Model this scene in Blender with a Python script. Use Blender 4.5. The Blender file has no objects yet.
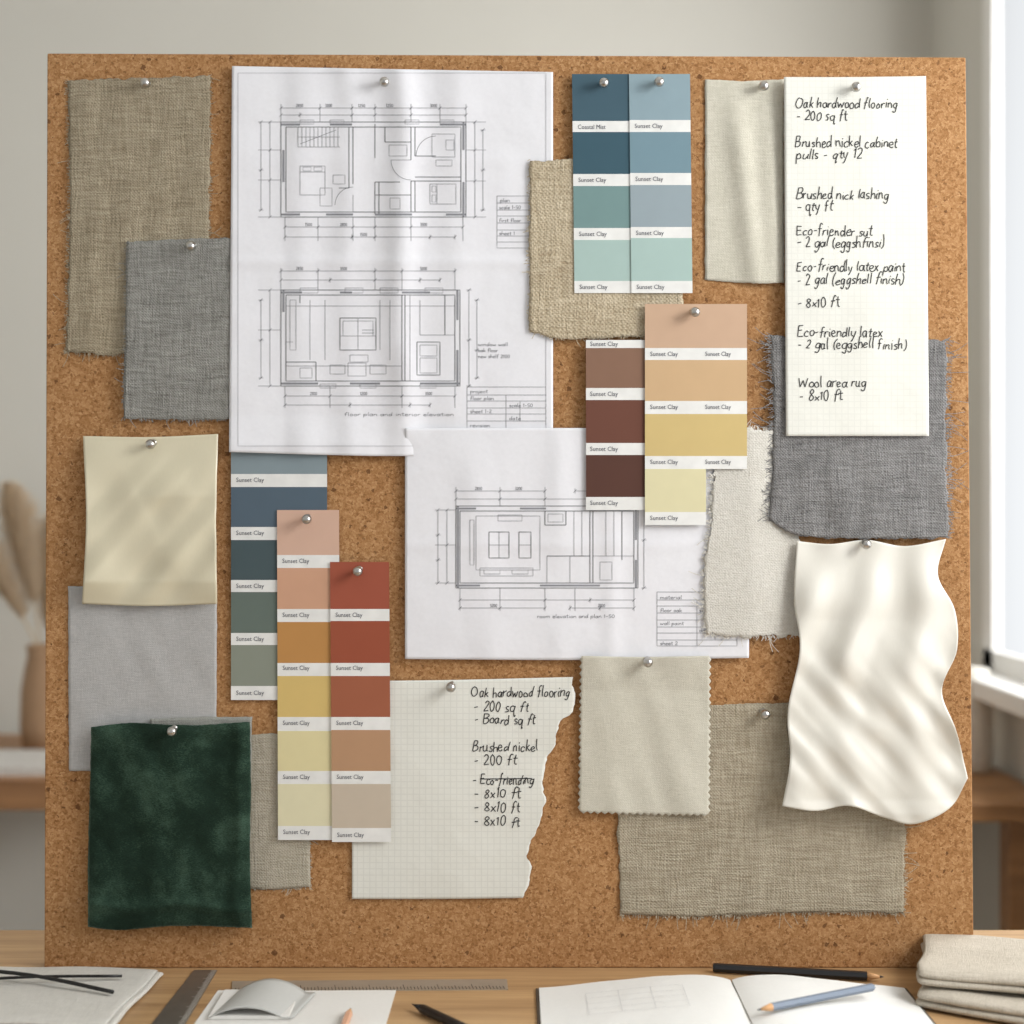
import bpy, math, random, bmesh
from mathutils import Vector, Matrix, noise
random.seed(7)
S = bpy.context.scene
S.view_settings.view_transform = 'Standard'
S.view_settings.look = 'None'
COL = S.collection
F = 50/36*1024
ZD = 0.75
CAM = Vector((0, -1.4222, ZD+0.456))
TILT = math.radians(1.05)
U = Vector((1,0,0)); V = Vector((0, math.sin(TILT), math.cos(TILT))); N = U.cross(V)
P0 = Vector((0,0,ZD))
BM = Matrix(((U.x,V.x,N.x,P0.x),(U.y,V.y,N.y,P0.y),(U.z,V.z,N.z,P0.z),(0,0,0,1)))

def loc(px,py,n=0.0):
    d = Vector(((px-512)/F, 1, -(py-512)/F))
    p0 = P0+N*n
    t = (p0-CAM).dot(N)/d.dot(N)
    q = CAM+d*t-P0
    return q.dot(U), q.dot(V)

def D(px,py,z=ZD):
    d = F*(CAM.z-z)/(py-512)
    return Vector(((px-512)/F*d, CAM.y+d, z))

# ---------------------------------------------------------------- materials
def lin(c,k=1.0):
    o=[]
    for v in c:
        v/=255
        v = v/12.92 if v<=0.04045 else ((v+0.055)/1.055)**2.4
        o.append(min(0.95,v*k))
    return (o[0],o[1],o[2],1)
K=1.0
def newmat(name):
    m=bpy.data.materials.new(name); m.use_nodes=True
    nt=m.node_tree; b=nt.nodes['Principled BSDF']
    return m,nt,b
def nd(nt,t,**kw):
    n=nt.nodes.new(t)
    for k,v in kw.items(): setattr(n,k,v)
    return n
def ramp(nt,stops,inp=None):
    r=nd(nt,'ShaderNodeValToRGB')
    e=r.color_ramp.elements
    while len(e)<len(stops): e.new(0.5)
    for i,(p,c) in enumerate(stops):
        e[i].position=p; e[i].color=c if len(c)==4 else (*c,1)
    if inp: nt.links.new(inp,r.inputs[0])
    return r
def math_(nt,op,a,b=None):
    m=nd(nt,'ShaderNodeMath',operation=op)
    for i,x in enumerate((a,b)):
        if x is None: continue
        if isinstance(x,(int,float)): m.inputs[i].default_value=x
        else: nt.links.new(x,m.inputs[i])
    return m.outputs[0]
def noise_(nt,vec,scale,detail=2,rough=.5,mp=None):
    if mp:
        g=nd(nt,'ShaderNodeMapping'); g.inputs['Scale'].default_value=mp
        nt.links.new(vec,g.inputs[0]); vec=g.outputs[0]
    n=nd(nt,'ShaderNodeTexNoise'); n.inputs['Scale'].default_value=scale
    n.inputs['Detail'].default_value=detail; n.inputs['Roughness'].default_value=rough
    nt.links.new(vec,n.inputs['Vector'])
    return n.outputs['Fac']
def warp(nt,o,scale,amt):
    dn=nd(nt,'ShaderNodeTexNoise'); dn.inputs['Scale'].default_value=scale; dn.inputs['Detail'].default_value=2; nt.links.new(o,dn.inputs['Vector'])
    ad=nd(nt,'ShaderNodeMixRGB',blend_type='ADD'); ad.inputs[0].default_value=amt
    nt.links.new(o,ad.inputs[1]); nt.links.new(dn.outputs['Color'],ad.inputs[2])
    return ad.outputs[0]
def bump(nt,b,h,strength,dist=0.001):
    q=nd(nt,'ShaderNodeBump'); q.inputs['Strength'].default_value=strength
    q.inputs['Distance'].default_value=dist
    nt.links.new(h,q.inputs['Height']); nt.links.new(q.outputs[0],b.inputs['Normal'])
def plain(name,c,rough=.6,metal=0,k=K,var=0.06,scale=60,spec=.4):
    m,nt,b=newmat(name)
    tc=nd(nt,'ShaderNodeTexCoord')
    f=noise_(nt,tc.outputs['Object'],scale,3)
    a=lin(c,k); 
    r=ramp(nt,[(.3,tuple(x*(1-var) for x in a[:3])),(.7,tuple(min(.95,x*(1+var)) for x in a[:3]))],f)
    nt.links.new(r.outputs[0],b.inputs['Base Color'])
    b.inputs['Roughness'].default_value=rough; b.inputs['Metallic'].default_value=metal
    b.inputs['Specular IOR Level'].default_value=spec
    return m
def fabric(name,dark,light,th=900,ln=60,weave=2100,bs=.5,contrast=.19,rough=.95,k=K):
    m,nt,b=newmat(name)
    tc=nd(nt,'ShaderNodeTexCoord'); o0=tc.outputs['Object']
    o=warp(nt,o0,38,.007)
    h=noise_(nt,o,1,3,.65,(ln,th,ln)); v=noise_(nt,o,1,3,.65,(th,ln,ln))
    sx=nd(nt,'ShaderNodeSeparateXYZ'); nt.links.new(o,sx.inputs[0])
    a=math_(nt,'SINE',math_(nt,'MULTIPLY',sx.outputs[0],weave))
    c=math_(nt,'SINE',math_(nt,'MULTIPLY',sx.outputs[1],weave))
    w=math_(nt,'MULTIPLY',a,c)
    s=math_(nt,'ADD',math_(nt,'MULTIPLY',h,.56),math_(nt,'MULTIPLY',v,.44))
    big=noise_(nt,o0,16,4,.6); mid=noise_(nt,o0,240,2)
    s=math_(nt,'ADD',s,math_(nt,'MULTIPLY',math_(nt,'SUBTRACT',big,.5),.2))
    s=math_(nt,'ADD',s,math_(nt,'MULTIPLY',math_(nt,'SUBTRACT',mid,.5),.16))
    s2=math_(nt,'ADD',s,math_(nt,'MULTIPLY',w,.06))
    r=ramp(nt,[(.5-contrast,lin(dark,k)),(.5+contrast,lin(light,k))],s2)
    nt.links.new(r.outputs[0],b.inputs['Base Color'])
    b.inputs['Roughness'].default_value=rough; b.inputs['Specular IOR Level'].default_value=.15
    bump(nt,b,s2,bs,.004)
    return m
def satin(name,c,rough=.36):
    m,nt,b=newmat(name)
    tc=nd(nt,'ShaderNodeTexCoord'); o=tc.outputs['Object']
    f=noise_(nt,o,1,2,.5,(1500,200,100))
    a=lin(c,K)
    r=ramp(nt,[(.3,tuple(x*.97 for x in a[:3])),(.7,a)],f)
    nt.links.new(r.outputs[0],b.inputs['Base Color'])
    b.inputs['Roughness'].default_value=rough; b.inputs['Specular IOR Level'].default_value=.6
    b.inputs['Sheen Weight'].default_value=.1
    return m
def paper(name,c,grid=0,gcol=.9):
    m,nt,b=newmat(name)
    tc=nd(nt,'ShaderNodeTexCoord'); o=tc.outputs['Object']
    f=noise_(nt,o,300,4); a=lin(c,K)
    r=ramp(nt,[(.3,tuple(x*.97 for x in a[:3])),(.7,a)],f)
    out=r.outputs[0]
    if grid:
        sx=nd(nt,'ShaderNodeSeparateXYZ'); nt.links.new(o,sx.inputs[0])
        gs=[]
        for i in (0,1):
            q=math_(nt,'FRACT',math_(nt,'MULTIPLY',math_(nt,'ADD',sx.outputs[i],10.0),1/grid))
            gs.append(math_(nt,'LESS_THAN',q,.15))
        g=math_(nt,'MAXIMUM',gs[0],gs[1])
        mx=nd(nt,'ShaderNodeMix',data_type='RGBA'); nt.links.new(g,mx.inputs['Factor'])
        nt.links.new(out,mx.inputs[6]); mx.inputs[7].default_value=(a[0]*gcol,a[1]*gcol,a[2]*gcol,1)
        out=mx.outputs[2]
    nt.links.new(out,b.inputs['Base Color'])
    b.inputs['Roughness'].default_value=.75; b.inputs['Specular IOR Level'].default_value=.2
    bump(nt,b,noise_(nt,o,20,3),.22,.008)
    return m
def wood(name,c1,c2,axis=0,rough=.45):
    m,nt,b=newmat(name)
    tc=nd(nt,'ShaderNodeTexCoord'); o=tc.outputs['Object']
    mp=(2,40,40) if axis==0 else (40,2,40) if axis==1 else (40,40,2)
    f=noise_(nt,o,1,5,.6,mp); f2=noise_(nt,o,1,3,.6,tuple(x*6 for x in mp))
    s=math_(nt,'ADD',math_(nt,'MULTIPLY',f,.7),math_(nt,'MULTIPLY',f2,.3))
    r=ramp(nt,[(.35,lin(c1,K)),(.62,lin(c2,K))],s)
    nt.links.new(r.outputs[0],b.inputs['Base Color']); b.inputs['Roughness'].default_value=rough
    bump(nt,b,s,.15,.001)
    return m
def corkmat():
    m,nt,b=newmat('cork')
    tc=nd(nt,'ShaderNodeTexCoord'); o=tc.outputs['Object']
    w_=warp(nt,o,300,.006)
    v1=nd(nt,'ShaderNodeTexVoronoi'); v1.inputs['Scale'].default_value=360; nt.links.new(w_,v1.inputs['Vector'])
    sp=nd(nt,'ShaderNodeSeparateColor'); nt.links.new(v1.outputs['Color'],sp.inputs[0])
    f=noise_(nt,o,440,4,.75); big=noise_(nt,o,9,3)
    s=math_(nt,'ADD',math_(nt,'MULTIPLY',sp.outputs[0],.3),math_(nt,'MULTIPLY',f,.7))
    s=math_(nt,'ADD',s,math_(nt,'MULTIPLY',math_(nt,'SUBTRACT',big,.5),.12))
    r=ramp(nt,[(.25,lin((122,82,48),K)),(.41,lin((160,116,74),K)),(.57,lin((177,133,89),K)),(.77,lin((200,160,116),K))],s)
    out=r.outputs[0]; pits=None
    for sc,rad_,al,pw_ in ((220,.38,.5,3.0),(110,.30,.75,5),(48,.12,.75,5)):
        v2=nd(nt,'ShaderNodeTexVoronoi'); v2.inputs['Scale'].default_value=sc; nt.links.new(w_,v2.inputs['Vector'])
        sp2=nd(nt,'ShaderNodeSeparateColor'); nt.links.new(v2.outputs['Color'],sp2.inputs[0])
        rad=math_(nt,'MULTIPLY',math_(nt,'POWER',sp2.outputs[1],float(pw_)),rad_)
        spot=math_(nt,'LESS_THAN',v2.outputs['Distance'],rad)
        mx=nd(nt,'ShaderNodeMix',data_type='RGBA'); nt.links.new(math_(nt,'MULTIPLY',spot,al),mx.inputs['Factor'])
        nt.links.new(out,mx.inputs[6]); mx.inputs[7].default_value=lin((92,58,34),K)
        out=mx.outputs[2]; pits=spot if pits is None else math_(nt,'MAXIMUM',pits,spot)
    nt.links.new(out,b.inputs['Base Color'])
    b.inputs['Roughness'].default_value=.9; b.inputs['Specular IOR Level'].default_value=.2
    bump(nt,b,math_(nt,'SUBTRACT',s,math_(nt,'MULTIPLY',pits,.4)),.5,.002)
    return m
def velvetmat():
    m,nt,b=newmat('green_velvet')
    tc=nd(nt,'ShaderNodeTexCoord'); o=tc.outputs['Object']
    f=noise_(nt,warp(nt,o,20,.03),24,4,.6); f2=noise_(nt,o,1,3,.6,(500,1300,500))
    s=math_(nt,'ADD',math_(nt,'MULTIPLY',f,.6),math_(nt,'MULTIPLY',f2,.4))
    r=ramp(nt,[(.34,lin((26,38,31),1)),(.5,lin((36,53,43),1)),(.66,lin((66,88,74),1))],s)
    nt.links.new(r.outputs[0],b.inputs['Base Color']); b.inputs['Roughness'].default_value=1
    b.inputs['Specular IOR Level'].default_value=.05
    b.inputs['Sheen Weight'].default_value=.9; b.inputs['Sheen Roughness'].default_value=.35; b.inputs['Sheen Tint'].default_value=lin((135,160,145))
    bump(nt,b,s,.5,.005)
    return m
INK=plain('black_ink',(36,36,38),.6,k=1); LINE=plain('drawing_line',(112,114,120),.7,k=1); LINE2=plain('fine_drawing_line',(178,178,182),.7,k=1)
WALLINE=plain('wall_line',(66,68,74),.7,k=1); PIERM=plain('wall_hatch',(142,143,148),.7,k=1)
CARDW=plain('card_white',(226,226,223),.6); TXT=plain('label_ink',(84,86,96),.6,k=1)
METAL=plain('brushed_metal',(190,188,184),.28,1.0,var=.03)

# ---------------------------------------------------------------- mesh helpers
def mk(name,verts,faces,mats,midx=None,smooth=True,parent=None,label=None,cat=None,group=None):
    me=bpy.data.meshes.new(name); me.from_pydata(verts,[],faces)
    for m in (mats if isinstance(mats,list) else [mats]): me.materials.append(m)
    if midx: me.polygons.foreach_set('material_index',midx)
    me.polygons.foreach_set('use_smooth',[smooth]*len(me.polygons)); me.update()
    ob=bpy.data.objects.new(name,me); COL.objects.link(ob)
    if parent: ob.parent=parent
    if label: ob['label']=label
    if cat: ob['category']=cat
    if group: ob['group']=group
    return ob
def box(name,lo,hi,mat,bev=0.0,**kw):
    c=Vector(((lo[0]+hi[0])/2,(lo[1]+hi[1])/2,lo[2]))
    vs=[(x-c.x,y-c.y,z-c.z) for x in (lo[0],hi[0]) for y in (lo[1],hi[1]) for z in (lo[2],hi[2])]
    fs=[(0,1,3,2),(4,6,7,5),(0,4,5,1),(2,3,7,6),(0,2,6,4),(1,5,7,3)]
    par=kw.get('parent')
    ob=mk(name,vs,fs,mat,smooth=False,**kw)
    ob.location=c-(par.location if par else Vector())
    if bev:
        m=ob.modifiers.new('b','BEVEL'); m.width=bev; m.segments=2
    return ob
def lathe(name,prof,mat,seg=24,**kw):
    vs=[];fs=[]
    for r,z in prof:
        for i in range(seg):
            a=2*math.pi*i/seg; vs.append((r*math.cos(a),r*math.sin(a),z))
    for j in range(len(prof)-1):
        for i in range(seg):
            k=(i+1)%seg; fs.append((j*seg+i,j*seg+k,(j+1)*seg+k,(j+1)*seg+i))
    fs.append(tuple(reversed(range(seg)))); fs.append(tuple((len(prof)-1)*seg+i for i in range(seg)))
    return mk(name,vs,fs,mat,**kw)
def cr(pts,n=6):
    if len(pts)<3: return [Vector(p) for p in pts]
    P=[Vector(p) for p in pts]; P=[2*P[0]-P[1]]+P+[2*P[-1]-P[-2]]
    out=[]
    for i in range(1,len(P)-2):
        a,b,c,d=P[i-1:i+3]
        for k in range(n):
            t=k/n
            out.append(.5*((2*b)+(c-a)*t+(2*a-5*b+4*c-d)*t*t+(3*b-a-3*c+d)*t**3))
    out.append(P[-2]); return out
def resample(pts,ts):
    L=[0]
    for a,b in zip(pts,pts[1:]): L.append(L[-1]+(b-a).length)
    out=[];j=0
    for t in ts:
        d=t*L[-1]
        while j<len(L)-2 and L[j+1]<d: j+=1
        w=(d-L[j])/max(1e-9,L[j+1]-L[j]); out.append(pts[j].lerp(pts[j+1],min(1,max(0,w))))
    return out
def clip(x,a=0,b=1): return max(a,min(b,x))
def nz(x,y,s,seed=0): return noise.noise(Vector((x/s,y/s,seed*7.3+.5)))
def nz01(x,y,s,seed=0): return clip(.5+.6*nz(x,y,s,seed))

class Sheet: pass
def sheet(name,label,cat,T,B,L=None,R=None,n0=1.0,h=None,mat=None,step=3.0,thick=.8,edge=None,amp=1.0,
          xs=None,ys=None,mfun=None,mask=None,group=None,sides='TBLR',seed=0,smooth=True):
    L=L or [T[0],B[0]]; R=R or [T[-1],B[-1]]
    w=(Vector(T[-1])-Vector(T[0])).length; hh=(Vector(L[-1])-Vector(L[0])).length
    nx=max(4,int(w/step)); ny=max(4,int(hh/step))
    ss=xs or [i/nx for i in range(nx+1)]; ts=ys or [i/ny for i in range(ny+1)]
    tp,bp=resample(cr(T,12),ss),resample(cr(B,12),ss); lp,rp=resample(cr(L,12),ts),resample(cr(R,12),ts)
    p00,p10,p01,p11=tp[0],tp[-1],bp[0],bp[-1]
    nx=len(ss)-1; ny=len(ts)-1
    H=(lambda x,y:n0+(h(x,y) if h else 0))
    rnd=random.Random(seed)
    def off(kind,i,pos):
        if kind=='fray': return amp*(rnd.random()-.5)*1.4+amp*1.5*nz(pos,seed*3.1,14,seed)
        if kind=='zig': 
            q=(i%4); return amp*(0,.5,1,.5)[q]
        if kind=='torn': return amp*(nz(pos,1,12,seed)*2.2+nz(pos,2,4,seed)*1.1)
        return 0
    px=[]
    for j,t in enumerate(ts):
        for i,s in enumerate(ss):
            p=(1-t)*tp[i]+t*bp[i]+(1-s)*lp[j]+s*rp[j]-((1-s)*(1-t)*p00+s*(1-t)*p10+(1-s)*t*p01+s*t*p11)
            if edge:
                if j==0 and 'T' in sides: p=p-Vector((0,off(edge,i,p.x)))
                if j==ny and 'B' in sides: p=p+Vector((0,off(edge,i,p.x)))
                if i==0 and 'L' in sides: p=p-Vector((off(edge,j,p.y),0))
                if i==nx and 'R' in sides: p=p+Vector((off(edge,j,p.y),0))
            px.append(p)
    cxp=sum(p.x for p in px)/len(px); cyp=sum(p.y for p in px)/len(px)
    uc,vc=loc(cxp,cyp,0)
    s=Sheet(); s.H=H; s.c=(uc,vc)
    vs=[]
    for p in px:
        n=H(p.x,p.y)*.001; u,v=loc(p.x,p.y,n); vs.append((u-uc,v-vc,n))
    fs=[];mi=[]
    for j in range(ny):
        for i in range(nx):
            a=j*(nx+1)+i; q=px[a].lerp(px[a+nx+2],.5)
            if mask and not mask(q.x,q.y): continue
            fs.append((a,a+nx+1,a+nx+2,a+1)); mi.append(mfun(q.x,q.y) if mfun else 0)
    ob=mk(name,vs,fs,mat,mi,smooth=smooth,label=label,cat=cat,group=group)
    if mask:
        bm=bmesh.new(); bm.from_mesh(ob.data)
        bmesh.ops.delete(bm,geom=[v for v in bm.verts if not v.link_faces],context='VERTS'); bm.to_mesh(ob.data); bm.free()
    ob.matrix_world=BM@Matrix.Translation((uc,vc,0))
    m=ob.modifiers.new('thickness','SOLIDIFY'); m.thickness=thick*.001; m.offset=-1
    s.ob=ob; s.edges=(tp,bp,lp,rp)
    return s
def ribbons(s,name,lines,width,mat,lift=.35,stuff=False,step=5,label=None):
    vs=[];fs=[];mi=[]
    for pl in lines:
        w=width; m_=0
        if isinstance(pl,tuple) and pl[0]=='w': w=pl[1]; pl=pl[2]; m_=1
        P=[Vector(p[:2]) for p in pl]; Q=[P[0]]
        for a,b in zip(P,P[1:]):
            k=max(1,int((b-a).length/step))
            for i in range(1,k+1): Q.append(a.lerp(b,i/k))
        base=len(vs)
        for i,p in enumerate(Q):
            d=(Q[min(i+1,len(Q)-1)]-Q[max(0,i-1)])
            if d.length<1e-6: d=Vector((1,0))
            d.normalize(); e=Vector((-d.y,d.x))*w/2
            for q in (p-e,p+e):
                n=(s.H(p.x,p.y)+lift-.08*m_)*.001; u,v=loc(q.x,q.y,n); vs.append((u-s.c[0],v-s.c[1],n))
        for i in range(len(Q)-1):
            a=base+2*i; fs.append((a,a+1,a+3,a+2)); mi.append(m_)
    ob=mk(name,vs,fs,mat,mi,parent=s.ob,label=label,smooth=False)
    if stuff: ob['kind']='stuff'
    return ob
def rect(x0,y0,x1,y1): return [(x0,y0),(x1,y0),(x1,y1),(x0,y1),(x0,y0)]

_tc={}
def textmesh(t):
    if t in _tc: return _tc[t]
    cu=bpy.data.curves.new('t','FONT'); cu.body=t; cu.resolution_u=2
    o=bpy.data.objects.new('t',cu); COL.objects.link(o); bpy.context.view_layer.update()
    dg=bpy.context.evaluated_depsgraph_get(); me=o.evaluated_get(dg).to_mesh()
    r=([(v.co.x,v.co.y) for v in me.vertices],[tuple(p.vertices) for p in me.polygons])
    o.evaluated_get(dg).to_mesh_clear(); bpy.data.objects.remove(o); bpy.data.curves.remove(cu)
    _tc[t]=r; return r
def printed(s,name,items,mat):
    for t,x,y,w,hgt in items:
        vs=[]
        v,f=textmesh(t); mw=max(a[0] for a in v)
        for a in v:
            qx=x+a[0]/mw*w; qy=y-a[1]/.72*hgt; n=(s.H(qx,qy)+.3)*.001
            u,vv=loc(qx,qy,n); vs.append((u-s.c[0],vv-s.c[1],n))
        mk(name,vs,f,mat,parent=s.ob,smooth=False)

G={
'a':(.47,[[(.38,.44),(.22,.5),(.07,.34),(.07,.12),(.18,0),(.3,.1),(.38,.44)],[(.39,.5),(.37,.15),(.44,0)]]),
'b':(.46,[[(.08,1),(.06,.5),(.07,.02)],[(.07,.3),(.2,.48),(.37,.4),(.38,.12),(.22,-.01),(.07,.08)]]),
'c':(.42,[[(.36,.42),(.22,.5),(.06,.3),(.1,.05),(.25,0),(.38,.08)]]),
'd':(.48,[[(.37,.4),(.2,.48),(.06,.28),(.1,.03),(.25,.02),(.37,.25)],[(.42,1),(.38,.4),(.42,0)]]),
'e':(.44,[[(.07,.24),(.25,.27),(.36,.36),(.28,.5),(.12,.44),(.05,.2),(.15,.01),(.3,0),(.4,.1)]]),
'f':(.4,[[(.4,.92),(.28,1),(.18,.8),(.17,.4),(.13,-.1)],[(.02,.5),(.34,.52)]]),
'g':(.47,[[(.38,.42),(.22,.5),(.06,.32),(.12,.06),(.28,.06),(.38,.35)],[(.4,.5),(.38,0),(.3,-.35),(.14,-.38),(.04,-.25)]]),
'h':(.46,[[(.1,1),(.07,.5),(.06,0)],[(.07,.28),(.2,.48),(.34,.45),(.36,.2),(.38,0)]]),
'i':(.22,[[(.1,.5),(.09,.2),(.13,0)],[(.11,.7),(.13,.76)]]),
'j':(.25,[[(.14,.5),(.12,0),(.0,-.3)],[(.15,.7),(.16,.75)]]),
'k':(.43,[[(.09,1),(.06,0)],[(.36,.5),(.09,.22)],[(.15,.28),(.38,0)]]),
'l':(.22,[[(.12,1),(.08,.4),(.13,0)]]),
'm':(.66,[[(.06,.5),(.06,0)],[(.06,.3),(.18,.48),(.29,.4),(.3,0)],[(.3,.3),(.42,.48),(.54,.4),(.56,0)]]),
'n':(.46,[[(.06,.5),(.06,0)],[(.06,.28),(.2,.48),(.34,.42),(.36,.15),(.4,0)]]),
'o':(.45,[[(.22,.5),(.07,.35),(.08,.1),(.22,0),(.37,.12),(.37,.36),(.22,.5)]]),
'p':(.46,[[(.07,.5),(.06,0),(.04,-.4)],[(.07,.3),(.2,.49),(.37,.38),(.36,.1),(.2,0),(.07,.1)]]),
'q':(.48,[[(.38,.42),(.22,.5),(.06,.32),(.12,.04),(.28,.05),(.38,.35)],[(.4,.5),(.37,0),(.36,-.4),(.46,-.3)]]),
'r':(.34,[[(.07,.5),(.06,0)],[(.07,.28),(.16,.45),(.32,.48)]]),
's':(.38,[[(.33,.44),(.2,.5),(.08,.4),(.18,.27),(.3,.17),(.24,.01),(.05,.04)]]),
't':(.36,[[(.18,.85),(.15,.3),(.2,.02),(.32,.03)],[(.02,.55),(.32,.57)]]),
'u':(.47,[[(.06,.5),(.06,.15),(.16,0),(.3,.06),(.37,.3)],[(.38,.5),(.37,.15),(.43,0)]]),
'v':(.42,[[(.04,.5),(.18,0)],[(.18,0),(.36,.5)]]),
'w':(.62,[[(.04,.5),(.14,.02)],[(.14,.02),(.28,.38)],[(.28,.38),(.4,.02)],[(.4,.02),(.55,.5)]]),
'x':(.42,[[(.05,.5),(.36,0)],[(.35,.5),(.04,0)]]),
'y':(.45,[[(.06,.5),(.1,.15),(.2,.05)],[(.38,.5),(.28,.1),(.12,-.36),(.02,-.38)]]),
'z':(.4,[[(.05,.48),(.34,.48)],[(.34,.48),(.04,.02)],[(.04,.02),(.36,.02)]]),
'O':(.72,[[(.35,.95),(.12,.8),(.05,.4),(.2,.03),(.45,.03),(.62,.35),(.58,.78),(.35,.95)]]),
'B':(.58,[[(.08,.95),(.06,0)],[(.06,.93),(.35,.95),(.42,.75),(.3,.55),(.08,.5)],[(.08,.5),(.4,.48),(.48,.22),(.3,.01),(.06,.0)]]),
'E':(.55,[[(.45,.93),(.08,.93)],[(.08,.93),(.07,0)],[(.08,.5),(.4,.52)],[(.07,.0),(.47,.02)]]),
'F':(.5,[[(.45,.93),(.08,.93)],[(.08,.93),(.07,0)],[(.08,.5),(.38,.52)]]),
'W':(.85,[[(.04,.95),(.2,.02)],[(.2,.02),(.4,.7)],[(.4,.7),(.56,.02)],[(.56,.02),(.78,.95)]]),
'0':(.48,[[(.22,.88),(.07,.65),(.07,.22),(.22,0),(.38,.22),(.38,.66),(.22,.88)]]),
'1':(.28,[[(.04,.7),(.16,.88)],[(.16,.88),(.14,0)]]),
'2':(.48,[[(.07,.7),(.2,.88),(.36,.75),(.3,.45),(.05,.02)],[(.05,.02),(.42,.03)]]),
'3':(.46,[[(.06,.8),(.22,.88),(.34,.7),(.16,.48)],[(.16,.48),(.38,.36),(.3,.05),(.05,.04)]]),
'5':(.46,[[(.38,.88),(.1,.86)],[(.1,.86),(.08,.5),(.3,.5),(.38,.22),(.22,0),(.05,.05)]]),
'8':(.46,[[(.22,.45),(.08,.65),(.2,.88),(.35,.7),(.22,.45),(.06,.2),(.2,0),(.38,.18),(.22,.45)]]),
'-':(.4,[[(.04,.34),(.3,.36)]]),
'(':(.3,[[(.24,1),(.08,.6),(.09,.1),(.22,-.2)]]),
')':(.3,[[(.06,1),(.2,.6),(.19,.1),(.04,-.2)]]),
' ':(.3,[]),
}
def hand(s,name,items,size,width,mat,seed=1,sub=4,jit=.05):
    rnd=random.Random(seed)
    for t,x,y,w in items:
        L=[]
        tot=sum(G[c][0] for c in t); k=w/tot if w else size
        cx=x; drift=0
        for c in t:
            drift=.7*drift+rnd.uniform(-jit,jit)*size*.7
            adv,st=G[c]; jy=drift+rnd.uniform(-jit,jit)*size*.6; js=rnd.uniform(1-2.4*jit,1+2*jit); sh=rnd.uniform(.0,.2) if jit>.05 else .04; kx=k*rnd.uniform(1-2.2*jit,1+1.2*jit)
            for q in st:
                pts=[(cx+p[0]*kx+p[1]*size*sh+rnd.uniform(-.5,.5)*jit*size, y+jy-p[1]*size*js+rnd.uniform(-.5,.5)*jit*size) for p in q]
                L.append([tuple(v) for v in cr(pts,sub)] if len(pts)>2 else pts)
            cx+=adv*k
        if t=='- Eco-friending': L.append([(x+7,y-5),(x+w-2,y-5.5)])
        ribbons(s,name,L,width,mat,lift=.4,step=4)
def fringe(s,sides,n,lo,hi,mat,seed=0,lng=.04):
    rnd=random.Random(seed); L=[]
    tp,bp,lp,rp=s.edges
    for k,(e,d) in {'T':(tp,(0,-1)),'B':(bp,(0,1)),'L':(lp,(-1,0)),'R':(rp,(1,0))}.items():
        if k not in sides: continue
        ln=sum((b-a).length for a,b in zip(e,e[1:]))
        for i in range(int(ln*n)):
            p=e[rnd.randrange(len(e))]+Vector((rnd.uniform(-1.5,1.5),rnd.uniform(-1.5,1.5)))
            l=rnd.uniform(lo,hi)*(3.2 if rnd.random()<lng else 1); dv=Vector(d)
            sd=Vector((d[1],d[0]))*rnd.uniform(-.7,.7)
            p=p-dv*1.5
            L.append([tuple(v) for v in cr([tuple(p),tuple(p+dv*l*.5+sd*l*.25),tuple(p+dv*l+sd*l*.9)],3)])
    return ribbons(s,'frayed_threads',L,.6,mat,lift=-.2,stuff=True)

# ---------------------------------------------------------------- cork board
cork=corkmat()
bc=[loc(47,53),loc(966,57),(loc(974,967)[0],0.0),(loc(44,968)[0],0.0)]
T_=.016
vs=[(u,v,0) for u,v in bc]+[(u,v,-T_) for u,v in bc]
board=mk('cork_board',vs,[(0,3,2,1),(4,5,6,7),(0,1,5,4),(1,2,6,5),(2,3,7,6),(3,0,4,7)],cork,smooth=False,
  label='large square natural cork pinboard standing upright on the oak desk',cat='pinboard')
board.matrix_world=BM
mb=board.modifiers.new('b','BEVEL'); mb.width=.0015; mb.segments=2

# ---------------------------------------------------------------- fabrics on board
FS='fabric swatches pinned on the cork board'
def rip(a,s1_,s2_,seed,slope=.3):
    return lambda x,y: a*(clip(.5+.7*noise.noise(Vector(((x+slope*y)/s1_,y/s2_,seed*3.7)))))+.25*a*nz01(x,y,22,seed+.4)
mA=fabric('beige_linen',(134,122,100),(186,174,151),520,34,1900,1.0)
s1=sheet('fabric_swatch','beige woven linen swatch with frayed edges pinned to cork','fabric swatch',
 [(68,80),(140,78),(210,76)],[(66,352),(130,355),(207,349)],[(68,80),(70,200),(66,352)],[(210,76),(209,215),(207,349)],
 n0=1.1,h=rip(2.5,22,110,1,.1),mat=mA,edge='fray',amp=1.2,group=FS,seed=1)
fringe(s1,'LBR',.9,2,5,mA,1)
mB=fabric('grey_linen',(116,115,110),(168,167,161),520,40,2100,1.0)
s2=sheet('fabric_swatch','mid grey linen swatch tucked under the plan sheet','fabric swatch',
 [(127,241),(180,239),(234,238)],[(123,419),(180,420),(234,419)],n0=5.0,h=lambda x,y:rip(.9,20,70,3)(x,y)+2*clip((150-x)/25)*clip((y-280)/60),mat=mB,edge='fray',amp=.9,group=FS,seed=2)
fringe(s2,'LB',.8,1.5,3.5,mB,2)
mC=fabric('tan_burlap',(164,148,122),(208,195,170),400,50,1500,.9)
s3=sheet('fabric_swatch','sand coloured coarse linen swatch behind blue paint cards','fabric swatch',
 [(530,161),(600,158),(683,159)],[(530,331),(560,339),(620,337),(683,336)],[(530,161),(529,250),(530,331)],n0=5,
 h=rip(.9,18,60,5),mat=mC,edge='fray',amp=.9,group=FS,seed=3)
fringe(s3,'LB',.6,1.5,3.5,mC,3)
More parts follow.
